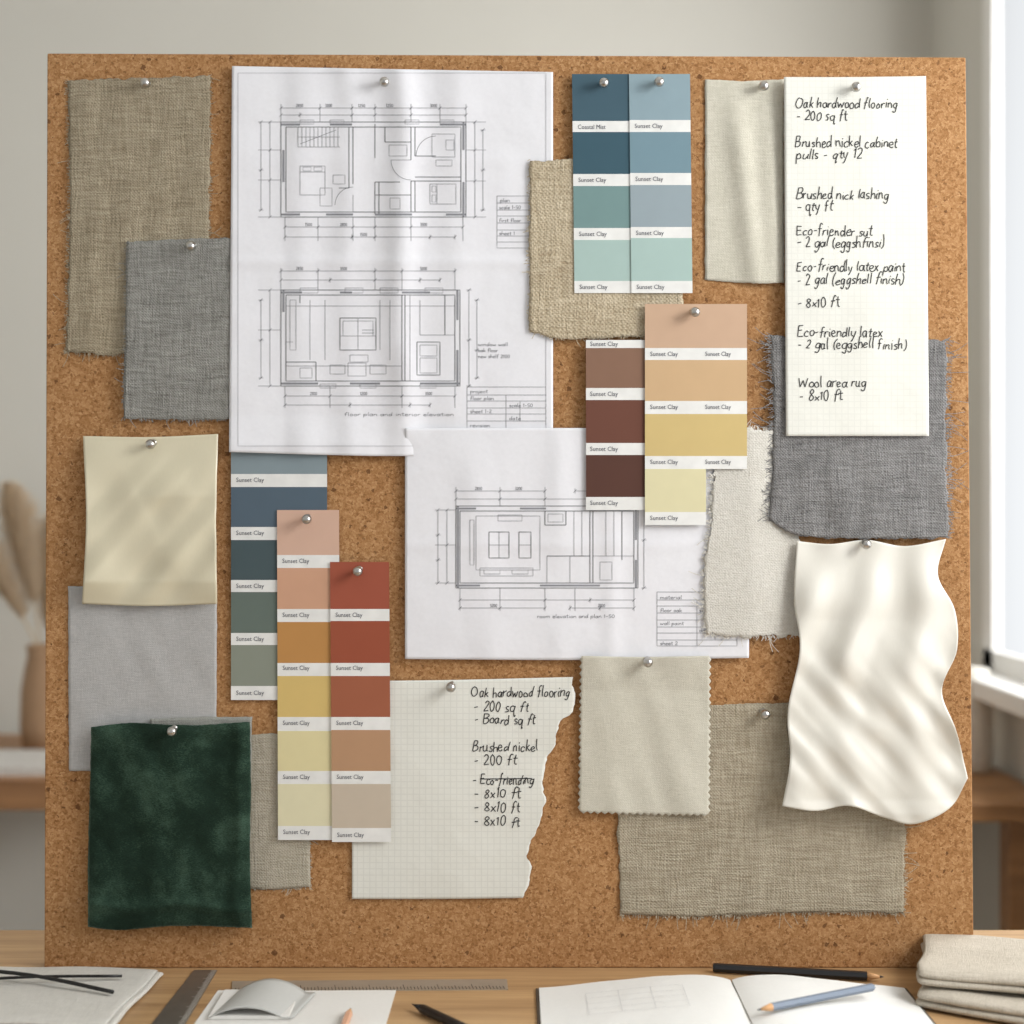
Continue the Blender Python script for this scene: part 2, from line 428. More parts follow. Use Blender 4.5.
mD=fabric('cream_linen',(186,182,166),(212,208,194),900,90,2300,.3)
s4=sheet('fabric_swatch','cream plain-weave linen swatch beside the handwritten list','fabric swatch',
 [(705,79),(745,81),(784,79)],[(705,280),(745,283),(784,283)],n0=1.2,
 h=lambda x,y:5*math.exp(-((x-733-.12*(y-80))/13)**2)*clip((y-85)/60)+3.5*math.exp(-((x-765-.05*(y-80))/10)**2)*clip((y-100)/80)+.8*nz01(x,y,40,8),mat=mD,edge='fray',amp=.4,group=FS,seed=4)
mE=fabric('charcoal_grey_linen',(104,103,103),(154,153,152),520,50,2000,1.0)
s5=sheet('fabric_swatch','dark grey linen swatch with frayed side edges behind the list','fabric swatch',
 [(771,336),(850,340),(947,340)],[(771,520),(800,536),(870,539),(948,538)],[(771,336),(774,420),(770,520)],[(947,340),(946,440),(949,538)],
 n0=6.2,h=lambda x,y:1.0*nz01(x,y,40,9)+2.4*clip((y-440)/40)*clip(.5+.7*noise.noise(Vector((x/15,y/70,4.4)))),mat=mE,edge='fray',amp=1.5,group=FS,seed=5)
fringe(s5,'LR',1.1,3,8,mE,5,.12)
mF=fabric('off_white_cotton',(194,190,180),(220,217,209),800,90,2000,.5)
s6=sheet('fabric_swatch','off-white cotton swatch with ragged frayed edges','fabric swatch',
 [(709,432),(735,429),(800,431)],[(706,634),(740,636),(801,637)],[(709,432),(712,500),(704,570),(706,634)],
 n0=3,h=lambda x,y:5*clip((790-x)/38)+.9*nz01(x,y,25,11),mat=mF,edge='fray',amp=2.4,group=FS,seed=6)
fringe(s6,'LTB',.9,2,5,mF,6,.1)
mG=satin('cream_satin',(215,207,180),.33)
def hc(x,y):
    a=noise.noise(Vector(((x+.9*y)/34.0,(y-.7*x)/130.0,3.3)))
    b=noise.noise(Vector(((x-.5*y)/55.0,(y+.5*x)/60.0,6.1)))
    d=math.sin((x+.55*(y-435)+12*nz(x,y,90,7))/12.0)
    return 1.5+(13*(.45+.6*a)+8*(.5+.6*b)+1.5*d*nz01(x,y,60,8))*clip((y-436)/60,.05,1)*clip((616-y)/34,.35,1)
s7=sheet('fabric_swatch','pale cream satin swatch with soft folds','fabric swatch',
 [(83,436),(150,437),(218,434)],[(82,604),(150,606),(217,604)],[(83,436),(86,520),(82,604)],[(218,434),(216,520),(217,604)],n0=3.4,
 h=hc,mat=mG,step=2.2,group=FS,seed=7)
mH=fabric('pale_grey_cotton',(164,163,162),(188,187,185),1300,120,3000,.25)
s8=sheet('fabric_swatch','pale grey cotton swatch under the cream satin','fabric swatch',
 [(68,586),(140,588),(217,590)],[(69,771),(140,770),(216,768)],n0=1.1,h=rip(1.5,22,60,15,-.4),mat=mH,edge='fray',amp=.3,group=FS,seed=8)
mV=velvetmat()
mI=fabric('dove_grey_cloth',(140,140,134),(168,168,160),900,90,2400,.5)
s9=sheet('fabric_swatch','small grey swatch peeking out behind green velvet','fabric swatch',
 [(150,719),(200,717),(252,717)],[(150,900),(200,900),(249,900)],n0=3.9,h=lambda x,y:.5*nz01(x,y,40,17),mat=mI,edge='fray',amp=.4,group=FS,seed=9)
mJ=fabric('oatmeal_linen',(160,152,134),(194,187,171),600,50,2000,.7)
s10=sheet('fabric_swatch','oatmeal linen swatch half hidden behind velvet and paint strips','fabric swatch',
 [(240,736),(275,734),(309,735)],[(240,888),(275,889),(310,887)],n0=1,h=lambda x,y:.6*nz01(x,y,30,18),mat=mJ,edge='fray',amp=.6,group=FS,seed=10)
fringe(s10,'BR',.8,1.5,3.5,mJ,10)
def hv(x,y):
    q=noise.noise(Vector(((x+.3*y)/38.0,(y-.2*x)/60.0,2.2))); q2=noise.noise(Vector(((x-.6*y)/22.0,(y+.4*x)/40.0,5.9)))
    return (9*(.5+.6*q)+3.5*(.5+.6*q2)-4*clip((99-x)/11)**2-4*clip((x-241)/11)**2-3.5*clip((y-916)/12)**2-2.5*clip((735-y)/10)**2
      +4.5*math.exp(-((y-905+7*nz(x,0,50,3))/6)**2)+3*math.exp(-((x-238+6*nz(0,y,40,4))/6)**2))
s11=sheet('fabric_swatch','dark green crushed velvet swatch','fabric swatch',
 [(91,727),(130,723),(190,725),(250,722)],[(88,927),(120,930),(180,926),(252,928)],[(91,727),(90,780),(88,850),(88,927)],[(250,722),(251,790),(250,860),(252,928)],n0=8.5,
 h=hv,mat=mV,step=2.5,thick=2.6,edge='fray',amp=.3,group=FS,seed=11)
mK=fabric('ivory_wool',(190,186,171),(208,204,190),1300,140,2800,.3)
s12=sheet('fabric_swatch','ivory wool swatch with pinked zigzag edges','fabric swatch',
 [(582,656),(640,657),(709,656)],[(580,811),(640,813),(708,814)],n0=4.5,
 h=lambda x,y:4.2*clip(1-(y-656)/34)+3.2*clip(.5+.7*noise.noise(Vector(((x-.3*y)/26,y/90,8.8))))+2*math.exp(-((x-650-.3*(y-660))/16)**2)*clip((y-665)/40),mat=mK,step=1.75,edge='zig',amp=2.4,sides='BLR',group=FS,seed=12)
s13=sheet('fabric_swatch','large beige linen swatch with loose threads hanging at hem','fabric swatch',
 [(620,706),(720,705),(800,703),(902,706)],[(621,914),(700,916),(800,912),(903,913)],[(620,706),(618,820),(621,914)],[(902,706),(905,820),(903,913)],n0=1.2,
 h=rip(2.2,24,70,24,.2),mat=fabric('natural_linen',(144,133,112),(192,182,162),520,34,1900,.9),edge='fray',amp=1.0,group=FS,seed=13)
fringe(s13,'BR',1.0,2,5.5,s13.ob.data.materials[0],13,.1)
mL=satin('white_satin',(219,216,206),.32)
def hs(x,y):
    wx=x+14*math.sin((y+30)/52.0)+22*nz(x,y,110,31)
    g1=.25+.75*nz01(x,y,60,32)
    s_=(.5+.5*math.sin(wx/9.6+.9)); a=s_**1.25*g1
    q=noise.noise(Vector(((x+.5*y)/42.0,(y-.5*x)/70.0,1.7)))
    q2=noise.noise(Vector(((x-.9*y)/27.0,(y+.9*x)/110.0,5.2)))
    lo=clip((y-620)/110)
    rr=clip((y-541)/70); rr=rr*rr*(3-2*rr)
    e=3.5*clip((y-800)/14)*(.4+.6*nz01(x,0,24,37))
    return rr*(12.5*a*(1-.5*lo)+9*(.5+.6*q)+10*(.5+.6*q2)*lo)+2*(1-rr)*(.5+.5*math.sin((x-867)/7.0))+e
s14=sheet('fabric_swatch','large white silk satin swatch draping in rippled folds','fabric swatch',
 [(797,541),(830,544),(867,540),(905,546),(946,539)],[(782,806),(815,811),(850,806),(885,818),(915,824),(950,808),(968,778)],
 [(797,541),(794,600),(800,650),(788,710),(790,760),(782,806)],[(946,539),(938,575),(955,610),(957,650),(942,690),(956,730),(968,778)],
 n0=7.5,h=hs,mat=mL,step=2.0,thick=.5,group=FS,seed=14)

# ---------------------------------------------------------------- plan sheets
pw=paper('plan_paper',(228,228,232))
def fold(v,a,w): return math.exp(-((v-a)/w)**2)
def h1(x,y):
    return (4*clip((285-x)/50)+4.5*clip((y-415)/30)*clip((400-x)/30)
            +5.2*fold(x,402+7*nz(0,y,90,2),15)*(.6+.6*nz01(0,y,60,9))+3.2*fold(x,348+8*nz(3,y,80,2),13)*nz01(x,y,90,5)+3*fold(x,300,18)*nz01(x,y,60,3)+.9*nz01(x,y,35,4)
            +2.2*fold(x,455,16)*nz01(x,y,80,6)+1.3*fold(y,262,6)+1.1*fold(y,160,9)*nz01(x,y,70,7))
P1=sheet('floor_plan_sheet','creased white architectural sheet with two floor plans','architectural drawing',
 [(232,66),(390,69),(553,72)],[(229,452),(330,455),(404,456),(553,454)],n0=2.2,h=h1,mat=pw,step=2.6,thick=.3,group='plan sheets on cork board',seed=20)
def tick(x,y): return [(x-1.6,y+1.6),(x+1.6,y-1.6)]
def dimh(x0,x1,y,xsx):
    L=[[(x0,y),(x1,y)]]
    for x in xsx: L+= [tick(x,y),[(x,y-2.5),(x,y+2.5)]]
    return L
def dimv(y0,y1,x,ysx):
    L=[[(x,y0),(x,y1)]]
    for y in ysx: L+= [tick(x,y),[(x-2.5,y),(x+2.5,y)]]
    return L
def arc(cx,cy,r,a0,a1,n=8): return [(cx+r*math.cos(math.radians(a0+(a1-a0)*i/n)),cy-r*math.sin(math.radians(a0+(a1-a0)*i/n))) for i in range(n+1)]
fine=[rect(238,73,546,446)]
W1=[rect(281,122,466,217),rect(286,127,461,212),
    [(349,127),(349,188)],[(353,127),(353,184)],[(349,188),(339,188)],
    [(375,124),(375,158)],[(375,182),(375,214)],[(379,182),(379,214)],[(411,127),(411,160)],[(415,127),(415,156)],
    [(411,181),(411,212)],[(415,181),(415,212)],[(415,156),(436,156)],[(411,181),(461,181)],[(415,177),(461,177)],
    [(375,182),(400,182)],[(375,195),(411,195)],[(385,127),(385,142)],[(385,142),(411,142)]]
PIER1=[[(281,124.5),(300,124.5)],[(330,124.5),(352,124.5)],[(440,124.5),(466,124.5)],[(283.5,150),(283.5,182)],[(463.5,122),(463.5,150)],[(463.5,182),(463.5,217)],
       [(281,214.5),(300,214.5)],[(326,214.5),(353,214.5)],[(375,214.5),(412,214.5)],[(446,214.5),(466,214.5)]]
X1=[rect(300,166,325,195),rect(300,172,325,195),rect(303,167,311,171),rect(314,167,322,171),rect(333,175,345,184),
    rect(432,134,455,157),rect(436,160,452,166),rect(430,184,456,204),rect(430,184,437,204),rect(432,186,436,192),rect(432,195,436,202),
    rect(389,145,407,156),rect(390,198,400,209),rect(320,188,332,206),rect(446,140,454,150),
    arc(411,160,20,180,270),[(391,160),(411,160)],arc(353,205,18,90,180),arc(436,156,20,90,180),[(353,212),(353,195)],
    [(298,127),(298,147)],[(298,147),(340,147)],[(298,137),(340,137)],[(300,144),(336,130)]]
X1+=[[(298+4*i,127),(298+4*i,147)] for i in range(11)]
for x in (300,330,405,440): X1+=[rect(x,120,x+14,124)]
X1+=[[(x,104),(x,122)] for x in (281,320,352,375,411,440,466)]+[[(x,217),(x,241)] for x in (285,318,353,375,411,463)]+[[(258,y),(281,y)] for y in (122,150,180,217)]+[[(466,y),(486,y)] for y in (122,150,181,217)]
X1+=dimh(281,466,108,(281,320,352,375,411,440,466))+dimh(281,466,115,(281,300,352,375,411,466))+dimh(285,463,227,(285,318,353,375,411,463))+dimh(285,455,237,(285,352,375,430,455))
X1+=dimv(122,217,270,(122,150,180,217))+dimv(122,210,261,(122,170,210))+dimv(122,217,475,(122,150,181,217))+dimv(130,210,483,(130,170,210))
W2=[rect(281,290,460,386),rect(286,295,455,381),[(402,295),(402,381)],[(405,295),(405,381)],[(286,362),(316,362)],[(316,362),(316,381)],
    rect(340,318,376,350),rect(417,342,440,375),[(300,295),(300,303)],[(445,295),(445,335)]]
PIER2=[[(281,292.5),(302,292.5)],[(340,292.5),(352,292.5)],[(402,292.5),(430,292.5)],[(457.5,290),(457.5,320)],[(457.5,350),(457.5,386)],[(283.5,290),(283.5,312)],
       [(281,383.5),(318,383.5)],[(350,383.5),(380,383.5)],[(420,383.5),(460,383.5)]]
X2=[rect(343,321,373,336),[(340,336),(376,336)],[(358,318),(358,350)],rect(330,365,345,374),rect(348,363,366,376),rect(370,365,386,374),
    [(286,366),(402,366)],rect(420,345,437,356),rect(420,358,437,373),[(410,295),(410,381)],rect(290,300,296,350),[(380,300),(380,350)],rect(300,368,312,378),
    [(362,330),(374,330)],[(362,333),(374,333)],[(286,342),(293,342)],[(420,300),(420,335)],[(420,335),(455,335)],
    [(310,300),(310,360)],[(325,300),(325,360)],[(390,300),(390,360)],[(286,306),(402,306)],rect(350,355,368,362),[(405,306),(455,306)]]
for x in (300,345,380,425): X2+=[rect(x,288,x+18,293)]
for x in (320,360,420): X2+=[rect(x,384,x+16,388)]
X2+=[[(x,268),(x,290)] for x in (281,318,375,402,455)]+[[(x,386),(x,408)] for x in (285,330,402,455)]+[[(258,y),(281,y)] for y in (290,330,386)]
X2+=dimh(281,455,271,(281,318,375,402,455))+dimh(281,440,280,(281,330,375,420,440))+dimh(285,455,396,(285,330,402,455))+dimh(285,430,405,(285,350,410,430))
X2+=dimv(290,386,270,(290,330,386))+dimv(300,378,261,(300,340,378))+dimv(290,386,469,(290,340,386))+dimv(300,378,477,(300,350,378))
TBa=[rect(497,196,529,248)]+[[(497,y),(529,y)] for y in (203,210,216,223,230,236,242)]
TBb=[rect(467,387,546,429)]+[[(467,y),(546,y)] for y in (395,401,408,414,421)]+[[(506,395),(506,429)],[(520,401),(520,421)]]
ribbons(P1,'sheet_border',fine,.5,LINE2)
def wp_(W,P,w): return W+[('w',w,p) for p in P]
for Wq,Xq,Pq in ((W1,X1,PIER1),(W2,X2,PIER2)):
    ribbons(P1,'floor_plan_drawing',wp_(Wq,Pq,2.0),.62,[WALLINE,PIERM]); ribbons(P1,'plan_detail_lines',Xq,.42,LINE)
for tb in (TBa,TBb): ribbons(P1,'title_block',tb,.42,LINE)
tiny=lambda L:[(t,x,y,w*.8) for t,x,y,w in L]
hand(P1,'plan_lettering',tiny([('2850',296,107,9),('3200',325,107,9),('1250',358,107,9),('1250',386,107,9),('3000',430,107,9),('1500',305,226,9),('2800',340,226,9),('3500',420,226,9),('1500',360,236,9),
 ('2850',296,270,9),('3500',340,270,9),('5200',420,270,9),('2100',310,395,9),('1200',360,395,9),('3500',425,395,9)]),3.4,.4,LINE,sub=2,jit=.02)
hand(P1,'plan_lettering',[('plan',500,202,10),('scale 1-50',499,209,22),('first floor',499,222,22),('sheet 1',499,235,16),
 ('project',470,393,18),('floor plan',470,400,24),('scale 1-50',509,407,24),('sheet 1-2',470,413,22),('date',509,420,12),('revision',470,427,20),
 ('floor plan and interior elevation',344,416,110),('window wall',478,346,30),('oak floor',478,352,20),('new shelf 2100',478,358,32)],3.8,.42,LINE,sub=2,jit=.02)

def h2(x,y):
    return 1.0*nz01(x,y,60,41)+2.6*fold(x,470+.1*(y-428),18)*clip((y-435)/60)*nz01(x,y,70,42)+1.3*fold(x,612,10)+.8*fold(y,545,7)+1.8*fold(x,560,14)*nz01(x,y,60,44)
P2=sheet('floor_plan_sheet','white architectural sheet with single room elevation plan','architectural drawing',
 [(405,428),(580,428),(750,428)],[(405,659),(580,660),(749,658)],n0=5.2,h=lambda x,y:h2(x,y)+3*clip((430-x)/25)*clip((448-y)/18),mat=pw,step=3,thick=.3,group='plan sheets on cork board',seed=21)
W3=[rect(456,506,638,588),rect(460,511,634,583),[(545,511),(545,525)],[(545,525),(566,525)],[(566,525),(566,511)],[(590,511),(590,583)],[(593,511),(593,583)],
    [(622,511),(622,560)],[(547,556),(590,556)],rect(489,532,509,558),rect(519,532,531,558)]
PIER3=[[(456,508.5),(476,508.5)],[(520,508.5),(546,508.5)],[(590,508.5),(638,508.5)],[(458,506),(458,588)],[(636,506),(636,540)],[(636,560),(636,588)],[(456,585.5),(480,585.5)],[(540,585.5),(600,585.5)]]
X3=[rect(476,516,540,570),[(499,532),(499,558)],[(489,545),(509,545)],[(519,545),(531,545)],rect(480,568,533,576),rect(484,570,500,574),rect(512,570,528,574),
    rect(600,562,612,580),[(547,556),(547,583)],[(570,556),(570,583)],[(593,556),(634,556)],rect(470,520,474,565),[(606,511),(606,556)],[(614,511),(614,556)],
    rect(548,514,563,522),rect(498,515,522,521),[(574,511),(574,556)],[(582,511),(582,556)]]
X3+=[[(x,487),(x,506)] for x in (456,500,545,606,638)]+[[(x,588),(x,611)] for x in (460,500,545,575,634)]+[[(435,y),(456,y)] for y in (510,545,583)]
X3+=dimh(456,545,491,(456,500,545))+dimh(575,638,491,(575,606,638))+dimh(456,638,499,(456,500,545,600,638))+dimh(460,634,600,(460,545,590,634))+dimh(460,545,608,(460,500,545))+dimh(570,634,608,(570,600,634))
X3+=dimv(510,583,447,(510,545,583))+dimv(510,583,438,(510,535,560,583))+dimv(506,588,644,(506,540,588))
TB2=[rect(657,592,737,646)]+[[(657,y),(737,y)] for y in (600,606,613,620,627,633,640)]+[[(697,600),(697,646)],[(715,606),(715,640)]]
ribbons(P2,'floor_plan_drawing',wp_(W3,PIER3,1.8),.62,[WALLINE,PIERM])
ribbons(P2,'plan_detail_lines',X3,.42,LINE)
ribbons(P2,'title_block',TB2,.42,LINE)
hand(P2,'plan_lettering',tiny([('2850',475,490,9),('3200',515,490,9),('1200',600,490,9),('5200',490,607,9),('2100',598,607,9)]),3.4,.4,LINE,sub=2,jit=.02)
hand(P2,'plan_lettering',[('room elevation and plan 1-50',537,618,78),
 ('material',660,599,22),('floor oak',660,612,22),('scale 1-50',699,612,26),('wall paint',660,625,24),('date',699,632,12),('sheet 2',660,645,18)],3.8,.42,LINE,sub=2,jit=.02)

# ---------------------------------------------------------------- handwritten lists
ng=paper('list_paper',(226,226,218),.0062,.93)
hL=lambda x,y:.5+1.2*nz01(x,y,90,51)+1.2*fold(y,300,25)+1.0*fold(x,870,20)*nz01(x,y,90,52)
N1=sheet('handwritten_list','tall cream graph-paper list with handwritten renovation materials','paper note',
 [(784,77),(855,77),(926,76)],[(786,436),(860,436),(929,436)],n0=9.2,h=hL,mat=ng,thick=.3,group='handwritten lists on cork board',seed=30)
hand(N1,'handwriting',[('Oak hardwood flooring',795,108,103),('- 200 sq ft',796,120,52),('Brushed nickel cabinet',795,147,103),('pulls - qty 12',796,159,67),
 ('Brushed nick lashing',796,199,93),('- qty ft',797,211,36),('Eco-friender sut',796,235,77),('- 2 gal (eggshfinsi)',797,247,88),
 ('Eco-friendly latex paint',796,271,110),('- 2 gal (eggshell finish)',797,284,107),('- 8x10 ft',797,307,43),
 ('Eco-friendly latex',797,337,86),('- 2 gal (eggshell finish)',797,349,110),('Wool area rug',798,387,69),('- 8x10 ft',799,400,44)],10.8,.95,INK,3,jit=.07)
hN=lambda x,y:1.8*nz01(x,y,60,55)+2.5*clip((x-515)/55)*nz01(x,y,50,56)
N2=sheet('handwritten_list','torn graph-paper note with handwritten materials list','paper note',
 [(352,681),(450,680),(573,677)],[(352,899),(440,899),(523,898)],[(352,681),(352,899)],
 [(573,677),(574,705),(568,715),(560,722),(556,745),(545,760),(543,790),(546,800),(538,830),(528,850),(531,870),(523,898)],
 n0=2,h=hN,mat=paper('torn_note_paper',(224,224,216),.0062,.9),thick=.3,edge='torn',amp=1.5,sides='R',step=2.5,group='handwritten lists on cork board',seed=31)
hand(N2,'handwriting',[('Oak hardwood flooring',471,697,99),('- 200 sq ft',474,711,55),('- Board sq ft',474,724,62),('Brushed nickel',472,751,66),
 ('- 200 ft',474,765,43),('- Eco-friending',473,784,61),('- 8x10 ft',474,798,47),('- 8x10 ft',474,812,47),('- 8x10 ft',474,826,47)],10.8,.95,INK,4,jit=.07)

# ---------------------------------------------------------------- paint cards
_cm={}
def cc(c):
    if c not in _cm:
        g=.3*c[0]+.59*c[1]+.11*c[2]; q=.2 if c[2]>c[0] else .12; d=tuple(v+(g-v)*q for v in c)
        _cm[c]=plain('paint_%d_%d_%d'%c,d,.65,var=.015,spec=.2)
    return _cm[c]
CG='paint colour cards on cork board'
def card(label,x0,x1,y0,y1,bands,n0,dx=0,texts=None,mask=None,xb=None,bend=.5,seed=0):
    yset=sorted(set([y0,y1]+[b[0] for b in bands]+[b[1] for b in bands]))
    yy=[]
    for a,b in zip(yset,yset[1:]):
        k=max(1,int((b-a)/7)); yy+=[a+(b-a)*i/k for i in range(k)]
    yy.append(y1)
    xx=sorted(set([x0,x1]+([xb] if xb else []))); X=[]
    for a,b in zip(xx,xx[1:]):
        k=max(2,int((b-a)/8)); X+=[a+(b-a)*i/k for i in range(k)]
    X.append(x1)
    mats=[CARDW]+[cc(b[2]) for b in bands]
    def mf(x,y):
        for i,b in enumerate(bands):
            if b[0]<y<b[1]: return i+1
        return 0
    hh=lambda x,y:bend*(.5+.5*math.sin((y-y0)/60.0+seed))
    s=sheet('paint_color_card',label,'paint card',[(x0,y0),(x1,y0)],[(x0+dx,y1),(x1+dx,y1)],n0=n0,h=hh,mat=mats,
        xs=[(x-x0)/(x1-x0) for x in X],ys=[(y-y0)/(y1-y0) for y in yy],mfun=mf,mask=mask,thick=.5,group=CG,smooth=False)
    printed(s,'label_lettering',texts,TXT)
    return s
C='Sunset Clay'
def tx(x,ys,w=27,dx=0,first=None,y0=0,y1=1): 
    return [((first if (first and i==0) else C),x+dx*(y-y0)/(y1-y0),y,w,4.6) for i,y in enumerate(ys)]
cA=card('paint card with deep teal to pale aqua bands',572,629,74,293,[(74,121,(63,94,110)),(132,174,(55,90,106)),(186,228,(110,145,144)),(240,281,(160,189,182))],6.8,2.5,
  tx(577,(129,182,236,289),28,2.5,'Coastal Mist',74,293),bend=.4)
cB=card('paint card with muted blue to seafoam bands',629,690,74,293,[(74,120,(134,160,171)),(132,173,(110,143,157)),(185,227,(144,161,169)),(238,281,(161,190,183))],7.9,2.5,
  tx(634,(128,181,235,289),28,2.5,None,74,293),bend=.4)
cBr=card('paint card with three chocolate brown bands tucked under tan card',586,648,340,510,[(348,388,(136,101,81)),(400,443,(111,68,54)),(455,497,(90,57,47))],8.6,0,
  tx(590,(346,396,451,505),28,0),bend=.3)
cT=card('paint card with tan and mustard bands and stepped lower corner',645,747,304,525,[(304,348,(199,164,135)),(360,401,(202,167,124)),(414,456,(205,179,115)),(469,512,(216,208,164))],10.6,0,
  tx(650,(356,409,464,520),28)+tx(705,(356,409,464),26),mask=lambda x,y: y<469 or x<706,xb=706,bend=.3)
cBl=card('paint card with slate blue to sage green bands',231,327,446,700,[(446,474,(130,147,154)),(487,527,(81,100,116)),(540,580,(70,88,93)),(592,633,(98,113,104)),(645,686,(134,140,126))],3.4,0,
  tx(236,(482,535,588,641,695),28),bend=.2)
cP=card('long paint strip with peach, ochre and pale yellow bands',277,339,510,840,[(510,555,(208,169,147)),(568,609,(204,154,123)),(622,663,(188,133,70)),(676,717,(211,180,105)),(731,771,(218,206,154)),(784,826,(219,212,174))],5.0,1,
  tx(282,(563,617,670,725,779,834),27,1,None,510,840),bend=.4)
cR=card('long paint strip with terracotta, rust and sand bands',330,389,562,842,[(562,609,(162,80,58)),(621,663,(157,77,52)),(676,717,(162,91,63)),(730,771,(183,140,104)),(784,828,(195,180,160))],6.6,2,
  tx(335,(617,670,725,779,837),27,2,None,562,842),bend=.4)

# ---------------------------------------------------------------- push pins
def pin(px,py,n):
    n*=.001
    hd=lathe('push_pin',[(.0030,.0),(.0034,.0008),(.0030,.0016),(.0021,.0026),(.0021,.0045),(.0032,.0058),(.0045,.0075),(.0050,.0095),(.0047,.0115),(.0036,.0132),(.0018,.0142),(.0004,.0145)],METAL,20,
      label='silver round-headed metal push pin stuck into cork board',cat='push pin',group='push pins on cork board')
    u,v=loc(px,py,n+.008)
    hd.matrix_world=BM@Matrix.Translation((u,v,n))@Matrix.Rotation(math.radians(14),4,'X')@Matrix.Rotation(math.radians(random.uniform(-8,8)),4,'Y')
    nl=lathe('needle',[(.0005,.0002),(.0005,-.006),(.0001,-.012)],METAL,8,parent=hd)
for px,py,s in [(146,81,s1),(192,244,s2),(384,80,P1),(605,81,cA),(659,80,cB),(764,84,s4),(857,85,N1),(695,310,cT),(152,442,s7),(307,517,cP),(359,569,cR),(452,685,N2),(648,660,s12),(764,712,s13),(867,542,s14),(173,729,s11)]:
    pin(px,py,s.H(px,py)+.1)

# ---------------------------------------------------------------- desk
oak=wood('oak_desk',(150,116,80),(188,153,110)); oak2=wood('oak_dark',(138,98,64),(178,132,88))
def table(name,lo,hi,zt,mat,label,th=.03,leg=.05,cat='table'):
    top=box(name,(lo[0],lo[1],zt-th),(hi[0],hi[1],zt),mat,.002,label=label,cat=cat)
    for x in (lo[0]+.03,hi[0]-.03-leg):
        for y in (lo[1]+.03,hi[1]-.03-leg):
            box('leg',(x,y,0),(x+leg,y+leg,zt-th),mat,.002,parent=top)
    return top
table('desk',(-.86,-.62),(.86,.131),ZD,oak,'light oak desk with the cork board standing on it',cat='desk')

def frompoly(name,pts,z,th,mat,**kw):
    c=sum((Vector(p[:2]) for p in pts),Vector((0,0)))/len(pts)
    n=len(pts); vs=[(p[0]-c.x,p[1]-c.y,th) for p in pts]+[(p[0]-c.x,p[1]-c.y,0) for p in pts]
    fs=[tuple(range(n)),tuple(reversed(range(n,2*n)))]+[(i,n+i,n+(i+1)%n,(i+1)%n) for i in range(n)]
    o=mk(name,vs,fs,mat,smooth=False,**kw); o.location=(c.x,c.y,z); return o
def dq(*pp,z=ZD): return [tuple(D(a,b,z)[:2]) for a,b in pp]

def folded(name,W,Dp,layers,t,mat,seed,wob=.12,**kw):
    pts=[]
    for i in range(layers):
        z=t*(i+.5); r=range(0,13)
        for k in (r if i%2==0 else reversed(r)): pts.append((W*k/12+random.Random(seed+i).uniform(-.006,.006),z))
        if i<layers-1:
            sgn=1 if i%2==0 else -1; ex=W if sgn>0 else 0
            for k in range(1,6):
                a=-math.pi/2+math.pi*k/6; pts.append((ex+sgn*math.cos(a)*t*.7,z+t/2+math.sin(a)*t/2))
    nb=24; vs=[];fs=[]
    for i,(a,z) in enumerate(pts):
        for j in range(nb+1):
            b=Dp*j/nb
            ed=min(j,nb-j)/nb; drop=1-.35*max(0,1-ed/.09)**2
            zz=z*drop*(1+wob*noise.noise(Vector((a*14,b*14,seed)))+.5*wob*noise.noise(Vector((a*40,b*30,seed+2))))
            vs.append((a-W/2+.004*noise.noise(Vector((b*20,z*80,seed))),b-Dp/2+.010*noise.noise(Vector((z*90,a*8,seed+3))),zz))
    for i in range(len(pts)-1):
        for j in range(nb):
            q=i*(nb+1)+j; fs.append((q,q+nb+1,q+nb+2,q+1))
    o=mk(name,vs,fs,mat,**kw)
    m=o.modifiers.new('t','SOLIDIFY'); m.thickness=t*.72; m.offset=0
    m=o.modifiers.new('s','SUBSURF'); m.levels=1; m.render_levels=1
    return o
cw=fabric('white_linen_cloth',(196,193,186),(218,215,207),900,60,2300,.5)
o=folded('folded_cloth',.24,.155,3,.0036,cw,3,wob=.22,label='white linen cloth folded flat on the desk under dark glasses',cat='cloth'); o.location=(-.470,-.096,ZD+.0006); o.rotation_euler=(0,0,math.radians(-4))
ob_=fabric('oat_cloth',(170,161,146),(200,192,178),800,60,2200,.5)
o=folded('folded_cloth',.26,.18,2,.0085,ob_,5,wob=.28,label='oatmeal linen cloth folded at bottom of a pile',cat='cloth',group='folded linen pile'); o.location=(.524,-.102,ZD+.0018); o.rotation_euler=(0,0,math.radians(-30))
o=folded('folded_cloth',.22,.14,2,.0075,ob_,9,wob=.22,label='oatmeal linen cloth folded on top of a pile',cat='cloth',group='folded linen pile'); o.location=(.500,-.078,ZD+.0200); o.rotation_euler=(0,0,math.radians(-18))

def tube(name,pts,r,mat,seg=8,**kw):
    P=cr([tuple(p) for p in pts],4) if len(pts)>2 else [Vector(p) for p in pts]; vs=[];fs=[]
    for i,p in enumerate(P):
        d=(P[min(i+1,len(P)-1)]-P[max(i-1,0)]).normalized(); up=Vector((0,0,1)) if abs(d.z)<.9 else Vector((1,0,0))
        a=d.cross(up).normalized(); b=d.cross(a)
        for k in range(seg):
            t=2*math.pi*k/seg; vs.append(tuple(p+a*r*math.cos(t)+b*r*math.sin(t)))
    for i in range(len(P)-1):
        for k in range(seg):
            q=(k+1)%seg; fs.append((i*seg+k,i*seg+q,(i+1)*seg+q,(i+1)*seg+k))
    fs.append(tuple(reversed(range(seg)))); fs.append(tuple((len(P)-1)*seg+k for k in range(seg)))
    return mk(name,vs,fs,mat,**kw)
blk=plain('black_plastic',(26,25,24),.35,k=1); 
zc=ZD+.0145
e=bpy.data.objects.new('eyeglasses',None); COL.objects.link(e); e.location=(-.53,-.06,zc)
e['label']='thin black eyeglasses with folded arms lying on white cloth'; e['category']='eyeglasses'
